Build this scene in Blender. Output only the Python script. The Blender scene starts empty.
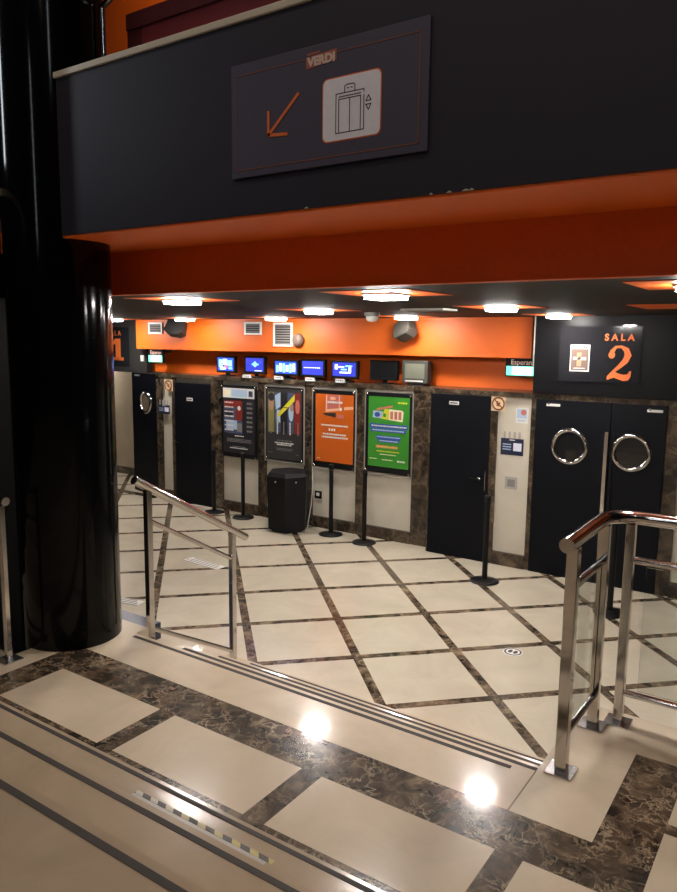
import bpy, math, random
from mathutils import Vector, Matrix
random.seed(4)
SC = bpy.context.scene
COL = SC.collection
PI = math.pi
R = math.radians

# ------------------------------------------------------------------ materials
def new_mat(name):
    m = bpy.data.materials.new(name); m.use_nodes = True
    nt = m.node_tree
    return m, nt, nt.nodes['Principled BSDF']

def plain(name, col, rough=0.5, metal=0.0, spec=0.5, bump=0.0, scale=40.0, vary=0.08):
    """flat paint / plastic / metal with a faint procedural unevenness"""
    m, nt, b = new_mat(name)
    tc = nt.nodes.new('ShaderNodeTexCoord'); nz = nt.nodes.new('ShaderNodeTexNoise')
    nz.inputs['Scale'].default_value = scale; nz.inputs['Detail'].default_value = 3
    nt.links.new(tc.outputs['Object'], nz.inputs['Vector'])
    mx = nt.nodes.new('ShaderNodeMix'); mx.data_type = 'RGBA'
    mx.inputs[6].default_value = (*[c*(1-vary) for c in col], 1)
    mx.inputs[7].default_value = (*[min(1, c*(1+vary)) for c in col], 1)
    nt.links.new(nz.outputs['Fac'], mx.inputs[0]); nt.links.new(mx.outputs[2], b.inputs['Base Color'])
    b.inputs['Roughness'].default_value = rough; b.inputs['Metallic'].default_value = metal
    b.inputs['Specular IOR Level'].default_value = spec
    if bump:
        bp = nt.nodes.new('ShaderNodeBump'); bp.inputs['Strength'].default_value = bump
        bp.inputs['Distance'].default_value = 0.002
        nt.links.new(nz.outputs['Fac'], bp.inputs['Height']); nt.links.new(bp.outputs['Normal'], b.inputs['Normal'])
    return m

def emit(name, col, strength):
    m, nt, b = new_mat(name)
    b.inputs['Base Color'].default_value = (*col, 1)
    b.inputs['Emission Color'].default_value = (*col, 1)
    b.inputs['Emission Strength'].default_value = strength
    return m

def ramp(nt, stops):
    r = nt.nodes.new('ShaderNodeValToRGB'); e = r.color_ramp.elements
    while len(e) < len(stops): e.new(0.5)
    for i, (p, c) in enumerate(stops): e[i].position = p; e[i].color = (*c, 1)
    return r

def cream_nodes(nt, vec, a, c):
    nz = nt.nodes.new('ShaderNodeTexNoise'); nz.inputs['Scale'].default_value = 2.2
    nz.inputs['Detail'].default_value = 7; nz.inputs['Roughness'].default_value = .62; nz.inputs['Distortion'].default_value = .8
    nt.links.new(vec, nz.inputs['Vector'])
    r = ramp(nt, [(.3, a), (.52, [(x+y)/2 for x, y in zip(a, c)]), (.72, c)])
    nt.links.new(nz.outputs['Fac'], r.inputs['Fac'])
    return r.outputs['Color']

def dark_nodes(nt, vec, scale, lift=1.0, vein=1.0):
    """brecciated brown marble: dark blots, broad lighter drifts, a few thin pale veins"""
    def noise(sc, det, dist=0.0):
        n = nt.nodes.new('ShaderNodeTexNoise'); n.inputs['Scale'].default_value = sc; n.inputs['Detail'].default_value = det
        n.inputs['Roughness'].default_value = .62; n.inputs['Distortion'].default_value = dist
        nt.links.new(vec, n.inputs['Vector']); return n
    nz = noise(scale*.55, 6, .6); big = noise(scale*.16, 3); n2 = noise(scale*.35, 3)
    wv = nt.nodes.new('ShaderNodeMix'); wv.data_type = 'RGBA'; wv.inputs[0].default_value = .22
    nt.links.new(vec, wv.inputs[6]); nt.links.new(nz.outputs['Color'], wv.inputs[7])
    vo = nt.nodes.new('ShaderNodeTexVoronoi'); vo.feature = 'DISTANCE_TO_EDGE'; vo.inputs['Scale'].default_value = scale
    nt.links.new(wv.outputs[2], vo.inputs['Vector'])
    vr = ramp(nt, [(0, (1, 1, 1)), (.022, (.40, .40, .40)), (.10, (0, 0, 0))])
    nt.links.new(vo.outputs['Distance'], vr.inputs['Fac'])
    av = nt.nodes.new('ShaderNodeMix'); av.data_type = 'FLOAT'; av.inputs[0].default_value = .28
    nt.links.new(nz.outputs['Fac'], av.inputs[2]); nt.links.new(big.outputs['Fac'], av.inputs[3])
    base = ramp(nt, [(.41, (.018*lift, .014*lift, .010*lift)), (.52, (.058*lift, .040*lift, .026*lift)), (.66, (.150*lift, .110*lift, .070*lift))])
    nt.links.new(av.outputs[0], base.inputs['Fac'])
    th = ramp(nt, [(.40, (0, 0, 0)), (.64, (vein, vein, vein))]); nt.links.new(n2.outputs['Fac'], th.inputs['Fac'])
    ml = nt.nodes.new('ShaderNodeMath'); ml.operation = 'MULTIPLY'
    nt.links.new(vr.outputs['Color'], ml.inputs[0]); nt.links.new(th.outputs['Color'], ml.inputs[1])
    mx = nt.nodes.new('ShaderNodeMix'); mx.data_type = 'RGBA'
    nt.links.new(ml.outputs[0], mx.inputs[0]); nt.links.new(base.outputs['Color'], mx.inputs[6])
    mx.inputs[7].default_value = (.40*lift, .31*lift, .21*lift, 1)
    return mx.outputs[2]

def cream_marble(name, a, c, rough, coat=0.0):
    m, nt, b = new_mat(name); tc = nt.nodes.new('ShaderNodeTexCoord')
    nt.links.new(cream_nodes(nt, tc.outputs['Object'], a, c), b.inputs['Base Color'])
    b.inputs['Roughness'].default_value = rough
    b.inputs['Coat Weight'].default_value = coat; b.inputs['Coat Roughness'].default_value = .075
    if coat: b.inputs['Specular IOR Level'].default_value = .22
    return m

def dark_marble(name, scale, rough, lift=1.0, vein=1.0, coat=0.0):
    m, nt, b = new_mat(name); tc = nt.nodes.new('ShaderNodeTexCoord')
    nt.links.new(dark_nodes(nt, tc.outputs['Object'], scale, lift, vein), b.inputs['Base Color'])
    b.inputs['Roughness'].default_value = rough
    b.inputs['Coat Weight'].default_value = coat; b.inputs['Coat Roughness'].default_value = .075
    if coat: b.inputs['Specular IOR Level'].default_value = .22
    return m

def lobby_floor_mat():
    """cream tiles in a diagonal grid of brown marble bands"""
    m, nt, b = new_mat('lobby_tiles'); tc = nt.nodes.new('ShaderNodeTexCoord'); vec = tc.outputs['Object']
    sp = nt.nodes.new('ShaderNodeSeparateXYZ'); nt.links.new(vec, sp.inputs[0])
    def mth(op, a, c):
        n = nt.nodes.new('ShaderNodeMath'); n.operation = op
        for i, v in enumerate((a, c)):
            if isinstance(v, (int, float)): n.inputs[i].default_value = v
            else: nt.links.new(v, n.inputs[i])
        return n.outputs[0]
    S, W = 0.8911, 0.080
    def dist(sign, off):
        t = mth('ADD', sp.outputs['X'], sp.outputs['Y']) if sign > 0 else mth('SUBTRACT', sp.outputs['X'], sp.outputs['Y'])
        t = mth('ADD', mth('MULTIPLY', t, math.sqrt(.5)), off + 100*S)
        return mth('PINGPONG', t, S/2)
    d = mth('MINIMUM', dist(1, .469), dist(-1, 10.3107))
    fac = mth('LESS_THAN', d, W/2)
    mx = nt.nodes.new('ShaderNodeMix'); mx.data_type = 'RGBA'
    nt.links.new(fac, mx.inputs[0])
    nt.links.new(cream_nodes(nt, vec, (.55, .48, .37), (.65, .58, .455)), mx.inputs[6])
    nt.links.new(dark_nodes(nt, vec, 14, 2.0, .4), mx.inputs[7])
    nt.links.new(mx.outputs[2], b.inputs['Base Color'])
    b.inputs['Roughness'].default_value = .16
    return m

M = dict(
    lobby_tiles=lobby_floor_mat(),
    cream=cream_marble('cream_marble', (.49, .405, .300), (.60, .505, .385), .24, .40),
    wall_cream=cream_marble('cream_marble_cladding', (.60, .545, .445), (.68, .625, .52), .28),
    tread=cream_marble('beige_marble_tread', (.36, .283, .20), (.45, .36, .26), .20),
    dark=dark_marble('brown_veined_marble', 15, .24, 1.25, 1.0, .40),
    clad=dark_marble('brown_marble_cladding', 9, .25, 1.10, .35),
    joint=plain('tile_joint', (.16, .12, .09), .6),
    grip=plain('grip_strip', (.035, .028, .024), .7),
    orange=plain('orange_paint', (.76, .130, .007), .5),
    orange_deep=plain('deep_orange_paint', (.80, .135, .008), .5),
    ceil_dark=plain('charcoal_ceiling_tile', (.015, .013, .012), .65, spec=.15),
    navy=plain('dark_navy_paint', (.0200, .0190, .033), .6, spec=.3),
    panel_black=plain('black_panel', (.0045, .0045, .0055), .35, spec=.18),
    door=plain('blue_black_door_paint', (.0028, .0036, .0066), .5, spec=.16),
    column=plain('polished_black', (.0022, .0024, .0028), .11, spec=.20),
    black=plain('black_plastic', (.005, .005, .006), .5, spec=.25),
    black_metal=plain('black_powder_coat', (.005, .005, .006), .4, spec=.25),
    wall_dark=plain('dark_wall_paint', (.0018, .0016, .0016), .5, spec=.08),
    hall_ceil=plain('hall_ceiling_paint', (.10, .085, .075), .8),
    maroon=plain('maroon_paint', (.16, .018, .022), .5),
    maroon_dark=plain('dark_maroon_trim', (.075, .010, .014), .5),
    trim_cream=plain('pale_trim', (.55, .50, .42), .35),
    chrome=plain('polished_steel', (.60, .58, .56), .12, metal=1.0, vary=.03),
    steel=plain('brushed_steel', (.60, .585, .57), .24, metal=1.0, vary=.03),
    white=plain('white_plastic', (.75, .74, .71), .5),
    grey=plain('grey_plastic', (.22, .21, .20), .5),
    bell_grey=plain('bell_casting', (.13, .09, .07), .5),
    rail_grey=plain('aluminium_rail', (.30, .29, .26), .4),
    grey_dark=plain('dark_grey_plastic', (.033, .032, .032), .5, spec=.25),
    crt_grey=plain('beige_grey_casing', (.045, .043, .036), .55),
    crt_glass=plain('dull_picture_tube', (.17, .18, .14), .2),
    slate=plain('slate_blue_plinth', (.035, .045, .075), .3),
    sign=plain('sign_slate', (.066, .061, .098), .5, spec=.3),
    plate=plain('smoked_glass_plate', (.016, .016, .019), .10),
    sign_orange=plain('sign_orange', (.72, .155, .03), .5),
    sign_line=plain('sign_outline', (.20, .07, .05), .5),
    logo_back=plain('logo_backing', (.34, .10, .06), .5),
    logo_text=plain('logo_lettering', (.62, .47, .43), .5),
    sign_white=plain('sign_white', (.80, .80, .92), .4),
    sign_ink=plain('sign_ink', (.015, .015, .03), .5),
    paper=plain('white_paper', (.72, .70, .66), .6),
    paper_yellow=plain('cream_notice_paper', (.78, .62, .38), .6),
    ink=plain('dark_ink', (.02, .02, .024), .6),
    ink_brown=plain('brown_ink', (.22, .045, .015), .6),
    blue_ink=plain('navy_notice', (.012, .018, .055), .4),
    pale_blue=plain('pale_blue_print', (.40, .52, .68), .5),
    p_dark=plain('dark_poster_paper', (.022, .021, .026), .3),
    p_char=plain('charcoal_poster_paper', (.040, .038, .038), .3),
    p_red=plain('dark_red_print', (.22, .028, .022), .35),
    p_skin=plain('tan_print', (.42, .25, .15), .35),
    p_olive=plain('olive_print', (.24, .22, .07), .35),
    p_yellow=plain('yellow_print', (.66, .62, .04), .35),
    p_blue=plain('slate_blue_print', (.07, .09, .16), .35),
    p_orange=plain('orange_poster_paper', (.60, .120, .014), .3),
    p_peach=plain('peach_print', (.85, .45, .26), .35),
    p_green=plain('green_poster_paper', (.045, .26, .030), .3),
    p_royal=plain('royal_blue_print', (.03, .08, .34), .35),
    p_rose=plain('rose_print', (.55, .16, .13), .35),
    p_cream=plain('cream_print', (.80, .76, .52), .35),
    brown_print=plain('brown_poster_print', (.16, .105, .08), .4),
    tape_grey=plain('grey_tape', (.42, .39, .35), .4),
    lamp=emit('lamp_white', (1.0, .965, .915), 190.0),
    streak_tube=emit('streak_tube_white', (.85, .92, 1.0), 12.0),  # glow of the added lights that streak the column
    fill_lamp=emit('fill_lamp_warm', (1.0, .83, .66), 46.0),  # glow of the added unseen lamps over hall and upper floor
    exit_green=emit('exit_green', (.12, .85, .55), 1.6),
    exit_white=emit('exit_white', (.70, 1.0, .90), 2.2),
    exit_text=plain('exit_sign_text', (.70, .45, .40), .5),
    scr_blue=emit('screen_blue', (.02, .06, .55), 1.3),
    scr_deep=emit('screen_deep_blue', (.02, .03, .42), 1.0),
    scr_cyan=emit('screen_cyan', (.22, .60, 1.0), 1.6),
    scr_white=emit('screen_white', (.75, .88, 1.0), 1.6),
    scr_red=emit('screen_red', (.7, .12, .25), 1.0),
)
def glass_mat():
    m, nt, b = new_mat('clear_glass')
    b.inputs['Base Color'].default_value = (.93, .97, .95, 1); b.inputs['Roughness'].default_value = .0
    b.inputs['Transmission Weight'].default_value = 1.0; b.inputs['IOR'].default_value = 1.12
    return m
M['glass'] = glass_mat()
M['porthole'] = plain('dark_porthole_glass', (.012, .012, .013), .06)
M['porthole_tan'] = plain('porthole_glass_tan', (.16, .12, .09), .1)
def hazard_mat():
    m, nt, b = new_mat('hazard_stripes'); tc = nt.nodes.new('ShaderNodeTexCoord')
    sp = nt.nodes.new('ShaderNodeSeparateXYZ'); nt.links.new(tc.outputs['Object'], sp.inputs[0])
    a = nt.nodes.new('ShaderNodeMath'); a.operation = 'MULTIPLY_ADD'; a.inputs[1].default_value = .8
    nt.links.new(sp.outputs['Y'], a.inputs[0]); nt.links.new(sp.outputs['X'], a.inputs[2])
    f = nt.nodes.new('ShaderNodeMath'); f.operation = 'PINGPONG'; f.inputs[1].default_value = .042
    nt.links.new(a.outputs[0], f.inputs[0])
    g = nt.nodes.new('ShaderNodeMath'); g.operation = 'LESS_THAN'; g.inputs[1].default_value = .022
    nt.links.new(f.outputs[0], g.inputs[0])
    # the yellow ink is worn off towards one end of the tape
    w = ramp(nt, [(.2, (.46, .41, .34)), (.75, (.48, .40, .14))])
    mr = nt.nodes.new('ShaderNodeMapRange'); mr.inputs[1].default_value = -.4; mr.inputs[2].default_value = .4
    nt.links.new(sp.outputs['X'], mr.inputs[0]); nt.links.new(mr.outputs[0], w.inputs['Fac'])
    mx = nt.nodes.new('ShaderNodeMix'); mx.data_type = 'RGBA'
    nt.links.new(g.outputs[0], mx.inputs[0]); nt.links.new(w.outputs['Color'], mx.inputs[6])
    mx.inputs[7].default_value = (.05, .045, .04, 1)
    nt.links.new(mx.outputs[2], b.inputs['Base Color']); b.inputs['Roughness'].default_value = .45
    return m
M['hazard'] = hazard_mat()

# ------------------------------------------------------------------ mesh builder
ORG = {}
class MB:
    """collects shapes (world coordinates) into ONE mesh object"""
    def __init__(s): s.v, s.f, s.m, s.sm, s.mats = [], [], [], [], []; s.X = Matrix.Identity(4)
    def _mi(s, mat):
        if mat not in s.mats: s.mats.append(mat)
        return s.mats.index(mat)
    def add(s, vs, fs, mat, smooth=False):
        o = len(s.v); i = s._mi(mat)
        s.v += [s.X @ Vector(p) for p in vs]
        for f in fs: s.f.append([o+k for k in f]); s.m.append(i); s.sm.append(smooth)
        return s
    def box(s, x0, x1, y0, y1, z0, z1, mat, bev=0.0):
        if x0 > x1: x0, x1 = x1, x0
        if y0 > y1: y0, y1 = y1, y0
        if z0 > z1: z0, z1 = z1, z0
        if not bev:
            vs = [(x, y, z) for z in (z0, z1) for y in (y0, y1) for x in (x0, x1)]
            return s.add(vs, [(0, 2, 3, 1), (4, 5, 7, 6), (0, 1, 5, 4), (2, 6, 7, 3), (0, 4, 6, 2), (1, 3, 7, 5)], mat)
        import bmesh
        bm = bmesh.new(); bmesh.ops.create_cube(bm, size=1)
        for v in bm.verts:
            v.co = Vector(((x0+x1)/2+v.co.x*(x1-x0), (y0+y1)/2+v.co.y*(y1-y0), (z0+z1)/2+v.co.z*(z1-z0)))
        bmesh.ops.bevel(bm, geom=bm.edges[:], offset=bev, segments=2, affect='EDGES', profile=.5)
        bm.verts.index_update()
        s.add([v.co.copy() for v in bm.verts], [[v.index for v in f.verts] for f in bm.faces], mat); bm.free()
        return s
    def prism(s, pts, a, b, mat, axis='Y'):
        """polygon (u, w) extruded from a to b along axis; axis Y: (u,w)=(x,z); Z: (x,y); X: (y,z)"""
        n = len(pts)
        def P(u, w, t): return {'Y': (u, t, w), 'Z': (u, w, t), 'X': (t, u, w)}[axis]
        vs = [P(u, w, a) for u, w in pts]+[P(u, w, b) for u, w in pts]
        fs = [tuple(range(n)), tuple(range(2*n-1, n-1, -1))]+[(i, i+n, (i+1) % n+n, (i+1) % n) for i in range(n)]
        return s.add(vs, fs, mat)
    def tube(s, pts, r, mat, n=14, caps=True):
        pts = [Vector(p) for p in pts]; vs, fs = [], []
        rs = r if isinstance(r, (list, tuple)) else [r]*len(pts)
        up = None
        for i, p in enumerate(pts):
            t = ((pts[i]-pts[i-1]).normalized() if i else Vector())+((pts[i+1]-pts[i]).normalized() if i < len(pts)-1 else Vector())
            t.normalize()
            if up is None:
                up = Vector((0, 0, 1)) if abs(t.z) < .9 else Vector((1, 0, 0))
            a = t.cross(up).normalized(); b = a.cross(t).normalized(); up = b
            k = 1.0
            if 0 < i < len(pts)-1:
                c = (pts[i]-pts[i-1]).normalized().dot(t); k = 1/max(c, .5)
            for j in range(n):
                q = 2*PI*j/n
                vs.append(p+a*math.cos(q)*rs[i]*k+b*math.sin(q)*rs[i])
        for i in range(len(pts)-1):
            for j in range(n): fs.append((i*n+j, i*n+(j+1) % n, (i+1)*n+(j+1) % n, (i+1)*n+j))
        s.add(vs, fs, mat, True)
        if caps:
            s.add(vs[:n], [tuple(range(n-1, -1, -1))], mat); s.add(vs[-n:], [tuple(range(n))], mat)
        return s
    def lathe(s, prof, c, mat, n=32, axis='Z', smooth=True, caps=True):
        """profile [(radius, t)] turned round an axis through c"""
        vs, fs = [], []
        for r, t in prof:
            for j in range(n):
                q = 2*PI*j/n; u, w = r*math.cos(q), r*math.sin(q)
                vs.append({'Z': (c[0]+u, c[1]+w, c[2]+t), 'Y': (c[0]+u, c[1]+t, c[2]+w), 'X': (c[0]+t, c[1]+u, c[2]+w)}[axis])
        for i in range(len(prof)-1):
            for j in range(n): fs.append((i*n+j, i*n+(j+1) % n, (i+1)*n+(j+1) % n, (i+1)*n+j))
        s.add(vs, fs, mat, smooth)
        if not caps: return s
        if prof[0][0] > 1e-5: s.add(vs[:n], [tuple(range(n))], mat)
        if prof[-1][0] > 1e-5: s.add(vs[-n:], [tuple(range(n))], mat)
        return s
    def torus(s, c, r, t, mat, axis='Y', n=40, k=10):
        return s.lathe([(r+t*math.cos(2*PI*i/k), t*math.sin(2*PI*i/k)) for i in range(k+1)], c, mat, n, axis, True, False)
    def text(s, txt, size, x, y, z, mat, ext=.001, align='CENTER', off=0.0, sx=1.0, shear=0.0, rot=0.0):
        cu = bpy.data.curves.new('t', 'FONT'); cu.body = txt; cu.size = size; cu.extrude = ext; cu.align_x = align
        cu.offset = off; cu.shear = shear; cu.resolution_u = 4
        o = bpy.data.objects.new('t', cu); COL.objects.link(o); bpy.context.view_layer.update()
        me = bpy.data.meshes.new_from_object(o.evaluated_get(bpy.context.evaluated_depsgraph_get()))
        T = Matrix.Translation((x, y, z)) @ Matrix.Rotation(rot, 4, 'Y') @ Matrix.Rotation(PI/2, 4, 'X') @ Matrix.Diagonal((sx, 1, 1, 1))
        s.add([T @ v.co for v in me.vertices], [tuple(p.vertices) for p in me.polygons], mat)
        bpy.data.objects.remove(o); bpy.data.meshes.remove(me); bpy.data.curves.remove(cu)
        return s
    def build(s, name, parent=None, org=None):
        if parent is not None: org = ORG[parent.name]
        if org is None:
            if s.v:
                xs, ys, zs = zip(*[tuple(p) for p in s.v]); org = ((min(xs)+max(xs))/2, (min(ys)+max(ys))/2, min(zs))
        org = Vector(org)
        me = bpy.data.meshes.new(name)
        me.from_pydata([tuple(p-org) for p in s.v], [], s.f)
        for m in s.mats: me.materials.append(M[m])
        for p, i, k in zip(me.polygons, s.m, s.sm): p.material_index = i; p.use_smooth = k
        import bmesh
        bm = bmesh.new(); bm.from_mesh(me); bmesh.ops.recalc_face_normals(bm, faces=bm.faces[:]); bm.to_mesh(me); bm.free()
        me.update()
        o = bpy.data.objects.new(name, me); COL.objects.link(o)
        if parent is not None: o.parent = parent
        else: o.location = org
        ORG[o.name] = tuple(org)
        return o

def tag(o, label=None, cat=None, group=None, kind=None):
    if label: o['label'] = label
    if cat: o['category'] = cat
    if group: o['group'] = group
    if kind: o['kind'] = kind
    return o
def thing(name, loc, label, cat, group=None):
    o = bpy.data.objects.new(name, None); COL.objects.link(o); o.location = loc; o.empty_display_size = .1
    ORG[o.name] = tuple(loc)
    return tag(o, label, cat, group)
def copy_thing(src, loc, label, group=None):
    c = src.copy(); COL.objects.link(c); c.location = loc; tag(c, label, None, group)
    ORG[c.name] = tuple(loc)
    for ch in list(src.children):
        d = ch.copy(); COL.objects.link(d); d.parent = c; ORG[d.name] = tuple(loc)
        for g in list(ch.children):
            e = g.copy(); COL.objects.link(e); e.parent = d
    return c
def struct(mb, name, label=None, parent=None, org=(0, 0, 0)):
    o = mb.build(name, parent, None if parent else org)
    if parent is None: tag(o, label, None, None, 'structure')
    return o

# ------------------------------------------------------------------ levels and planes
ZL = .75                    # landing above the lobby floor
RISE, TREAD = ZL/4, .35
YN = 3.11                   # landing edge over the stairs
XS0, XS1 = -3.86, -.985     # the flight down to the lobby
YA, YB = 8.485, 8.33         # faces of the back wall: poster bays / door bay
CZ = 3.0                    # lobby ceiling
BEAM_Y, BEAM_Z0, BEAM_Z1 = 2.72, 3.28, 4.137
FASC_Y = 3.38
LEDGE = 2.12

# ------------------------------------------------------------------ setting: floors
struct(MB().box(-13.2, 2.6, 2.9, 10.4, -.12, 0, 'lobby_tiles'), 'floor', 'cream tiled lobby floor with a diagonal grid of brown marble bands')

def landing_mat(x, y):
    if 2.504 < y < 2.762 and -3.866 < x < -.412: return 'dark'
    if -.637 < x < -.412 and 2.6 < y < 3.527: return 'dark'
    if x > -.637 and 3.31 < y < 3.527: return 'dark'
    if -3.866 < x < -3.650 and y < 2.762: return 'dark'
    if x > -.412 and 2.985 < y < 3.055 and y < 3.31: return 'dark'
    if -3.65 < x and y < 2.504:
        if y < 2.099: return 'dark'
        for a in (-2.817, -1.877, -.937, .003, .943):
            if a < x < a+.113: return 'dark'
    if abs(x+.985) < .0035 and 2.762 < y < 3.12: return 'joint'
    return 'cream'
lm = MB()
xs = sorted([-6.0, -4.06, -3.866, -3.72, -3.65, -2.817, -2.704, -1.877, -1.764, -.9885, -.9815, -.937, -.824, -.637, -.412, .003, .116, .943, 1.056, 2.6])
ys = sorted([1.80, 2.099, 2.43, 2.504, 2.762, 2.985, 3.055, YN, 3.22, 3.31, 3.527, 3.90])
for i in range(len(xs)-1):
    for j in range(len(ys)-1):
        x, y = (xs[i]+xs[i+1])/2, (ys[j]+ys[j+1])/2
        if (x < -4.06 and y > 2.43) or (x < -3.72 and y > 3.22) or (-3.72 < x < -.985 and y > YN): continue
        lm.add([(xs[i], ys[j], ZL), (xs[i+1], ys[j], ZL), (xs[i+1], ys[j+1], ZL), (xs[i], ys[j+1], ZL)], [(0, 1, 2, 3)], landing_mat(x, y))
for x0, x1, y1 in ((-6.0, -4.06, 2.43), (-4.06, -3.72, 3.22), (-3.72, -.985, YN), (-.985, 2.6, 3.90)):
    lm.box(x0, x1, 1.80, y1, -.1, ZL-.002, 'cream')
landing = struct(lm, 'landing_floor', 'polished cream and brown marble landing above the lobby')
MB().box(-3.69, -1.09, 3.058, 3.083, ZL, ZL+.002, 'grip').build('grip_strip', landing)

st = MB()
for k in range(1, 4):
    y0 = YN+(k-1)*TREAD
    st.box(XS0, XS1-.001, y0+.001, y0+TREAD, -.05, ZL-k*RISE, 'cream')
stairs = struct(st, 'staircase', 'marble flight of steps going down from the landing to the lobby')
for k in range(1, 4):
    y1 = YN+k*TREAD
    MB().box(-3.60, -1.06, y1-.052, y1-.024, ZL-k*RISE, ZL-k*RISE+.002, 'grip').build('grip_strip', stairs)

NOSE = (1.868, 1.552, 1.212)
up = MB()
for k in range(3):
    y1 = NOSE[k]
    z = ZL+(k+1)*RISE
    y0 = NOSE[k+1]-.02 if k < 2 else -6.0
    up.box(-6.0, 2.6, y0, y1, -.1 if k == 0 else z-RISE-.01, z, 'tread')
upper = struct(up, 'staircase', 'beige marble steps rising from the landing toward the viewer')
for k in range(3):
    y1 = NOSE[k]; z = ZL+(k+1)*RISE
    w = (.020, .023, .025)[k]; g = (.018, .026, .030)[k]
    MB().box(-6.0, 2.6, y1-g-w, y1-g, z, z+.002, 'grip').build('grip_strip', upper)

# ------------------------------------------------------------------ setting: back wall
# pilasters, panels of the poster bays (face YA) and the door bay (face YB)
wb = MB()
wb.box(-9.44, -4.24, YA+.02, 9.35, 0, LEDGE-.02, 'wall_cream')
wb.box(-4.24, 2.6, YB+.02, 9.35, 0, LEDGE-.02, 'wall_cream')
wall_back = struct(wb, 'wall_back', 'marble clad back wall of the lobby')
def clad(x0, x1, y, z0, z1, name='pilaster', d=.03): return MB().box(x0, x1, y-d+.02, y+.021, z0, z1, 'clad').build(name, wall_back)
for x0, x1 in ((-9.44, -9.31), (-9.07, -8.985), (-8.19, -7.95), (-7.21, -7.06), (-6.34, -6.19), (-5.44, -5.30), (-4.56, -4.24)):
    clad(x0, x1, YA-.005, 0, LEDGE-.055)
for x0, x1 in ((-4.24, -4.215), (-3.42, -3.335), (-2.92, -2.86), (-1.445, -1.305)):
    clad(x0, x1, YB-.005, 0, LEDGE-.055)
for x0, x1, y in ((-9.31, -9.07, YA), (-7.95, -7.21, YA), (-7.06, -6.34, YA), (-6.19, -5.44, YA), (-5.30, -4.56, YA), (-3.335, -2.92, YB), (-1.305, 2.6, YB)):
    MB().box(x0, x1, y-.03, y+.021, 0, .16, 'clad').build('skirting', wall_back)
# marble lintel and ledge
MB().box(-9.44, -4.24, YA-.03, 9.3, LEDGE-.06, LEDGE, 'clad').build('ledge', wall_back)
MB().box(-4.24, 2.6, YB-.03, 9.3, LEDGE-.06, LEDGE, 'clad').build('ledge', wall_back)
struct(MB().box(-9.94, 2.6, 8.84, 8.92, LEDGE, 3.2, 'orange_deep'), 'wall_recess', 'deep orange back of the recess above the marble wall')
bk = MB().box(-9.94, -3.02, 8.50, 8.62, 2.515, 3.05, 'orange')
struct(bk, 'bulkhead_wall', 'bright orange bulkhead under the lobby ceiling')
pn = MB().box(-2.90, -1.36, 8.27, 8.98, LEDGE+.005, 3.02, 'panel_black').box(-2.915, -2.90, 8.265, 8.49, LEDGE+.3, 3.02, 'rail_grey')
struct(pn, 'door_overpanel_wall', 'black panel above the double doors')
struct(MB().box(-1.36, 2.6, 8.50, 8.62, 2.515, 3.05, 'orange'), 'bulkhead_wall', 'orange bulkhead right of the black panel')
# left entrance: vestibule behind an open leaf, black panel above
struct(MB().box(-13.2, -9.86, 8.65, 8.78, 2.10, 3.05, 'grey_dark'), 'entrance_overpanel_wall', 'dark panel above the far left entrance')
struct(MB().box(-13.2, -9.44, 9.6, 9.7, 0, 2.6, 'tread').box(-9.47, -9.44, 8.7, 9.6, 0, 2.09, 'tread').box(-13.2, -9.44, 8.78, 9.7, 2.45, 2.5, 'hall_ceil'),
       'wall_vestibule', 'beige wall inside the far left entrance')
struct(MB().box(-13.2, -9.44, 9.58, 9.6, 0, .14, 'clad'), 'baseboard_vestibule', 'brown marble skirting inside the far left entrance')
struct(MB().box(-10.6, -9.44, 8.36, 8.5, 0, .008, 'clad'), 'trim_1', 'brown marble threshold of the far left entrance')
struct(MB().box(-13.3, -13.2, 2.9, 10.4, 0, 3.3, 'wall_dark'), 'wall_left', 'dark left wall of the lobby')

# ------------------------------------------------------------------ setting: ceilings and beam
ce = MB().box(-13.2, 2.6, FASC_Y+.05, 9.4, CZ, CZ+.1, 'ceil_dark')
ceiling = struct(ce, 'ceiling', 'low charcoal ceiling of the lobby')
for x, y, w in ((-4.23, 4.08, .31), (-2.41, 4.08, .31), (-.60, 4.08, .31), (-4.36, 6.06, .31), (-2.42, 6.02, .31), (-9.83, 7.95, .3), (-8.2, 7.95, .3), (-6.44, 7.95, .3), (-4.41, 7.95, .3), (-2.51, 7.85, .3)):
    MB().box(x-w, x+w, y-w, y+w, CZ-.004, CZ+.01, 'orange').build('orange_tile', ceiling)
MB().box(-1.40, .6, 6.0, 6.75, CZ-.004, CZ+.01, 'orange').build('orange_tile', ceiling)
struct(MB().box(-4.9, 2.6, FASC_Y, FASC_Y+.05, CZ, 3.36, 'orange'), 'fascia_wall', 'orange fascia dropping to the lobby ceiling')
MB().box(-4.9, 2.6, FASC_Y-.006, FASC_Y+.07, CZ-.012, CZ, 'orange').build('lip', bpy.data.objects['fascia_wall'])
struct(MB().box(-13.2, -4.9, FASC_Y, FASC_Y+.05, CZ, 3.36, 'wall_dark'), 'fascia_wall', 'dark fascia beyond the column')
struct(MB().box(-4.9, 2.6, BEAM_Y+.004, FASC_Y, BEAM_Z0-.012, BEAM_Z0+.06, 'orange'), 'ceiling', 'orange soffit between beam and fascia')
bm_ = MB().box(-4.06, 2.6, BEAM_Y, BEAM_Y+.14, BEAM_Z0, BEAM_Z1, 'navy')
beam = struct(bm_, 'beam', 'dark navy parapet beam of the upper floor')
MB().box(-4.06, 2.6, BEAM_Y-.012, BEAM_Y+.16, BEAM_Z1, BEAM_Z1+.035, 'trim_cream', .005).build('coping', beam)
ch = MB()
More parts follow.
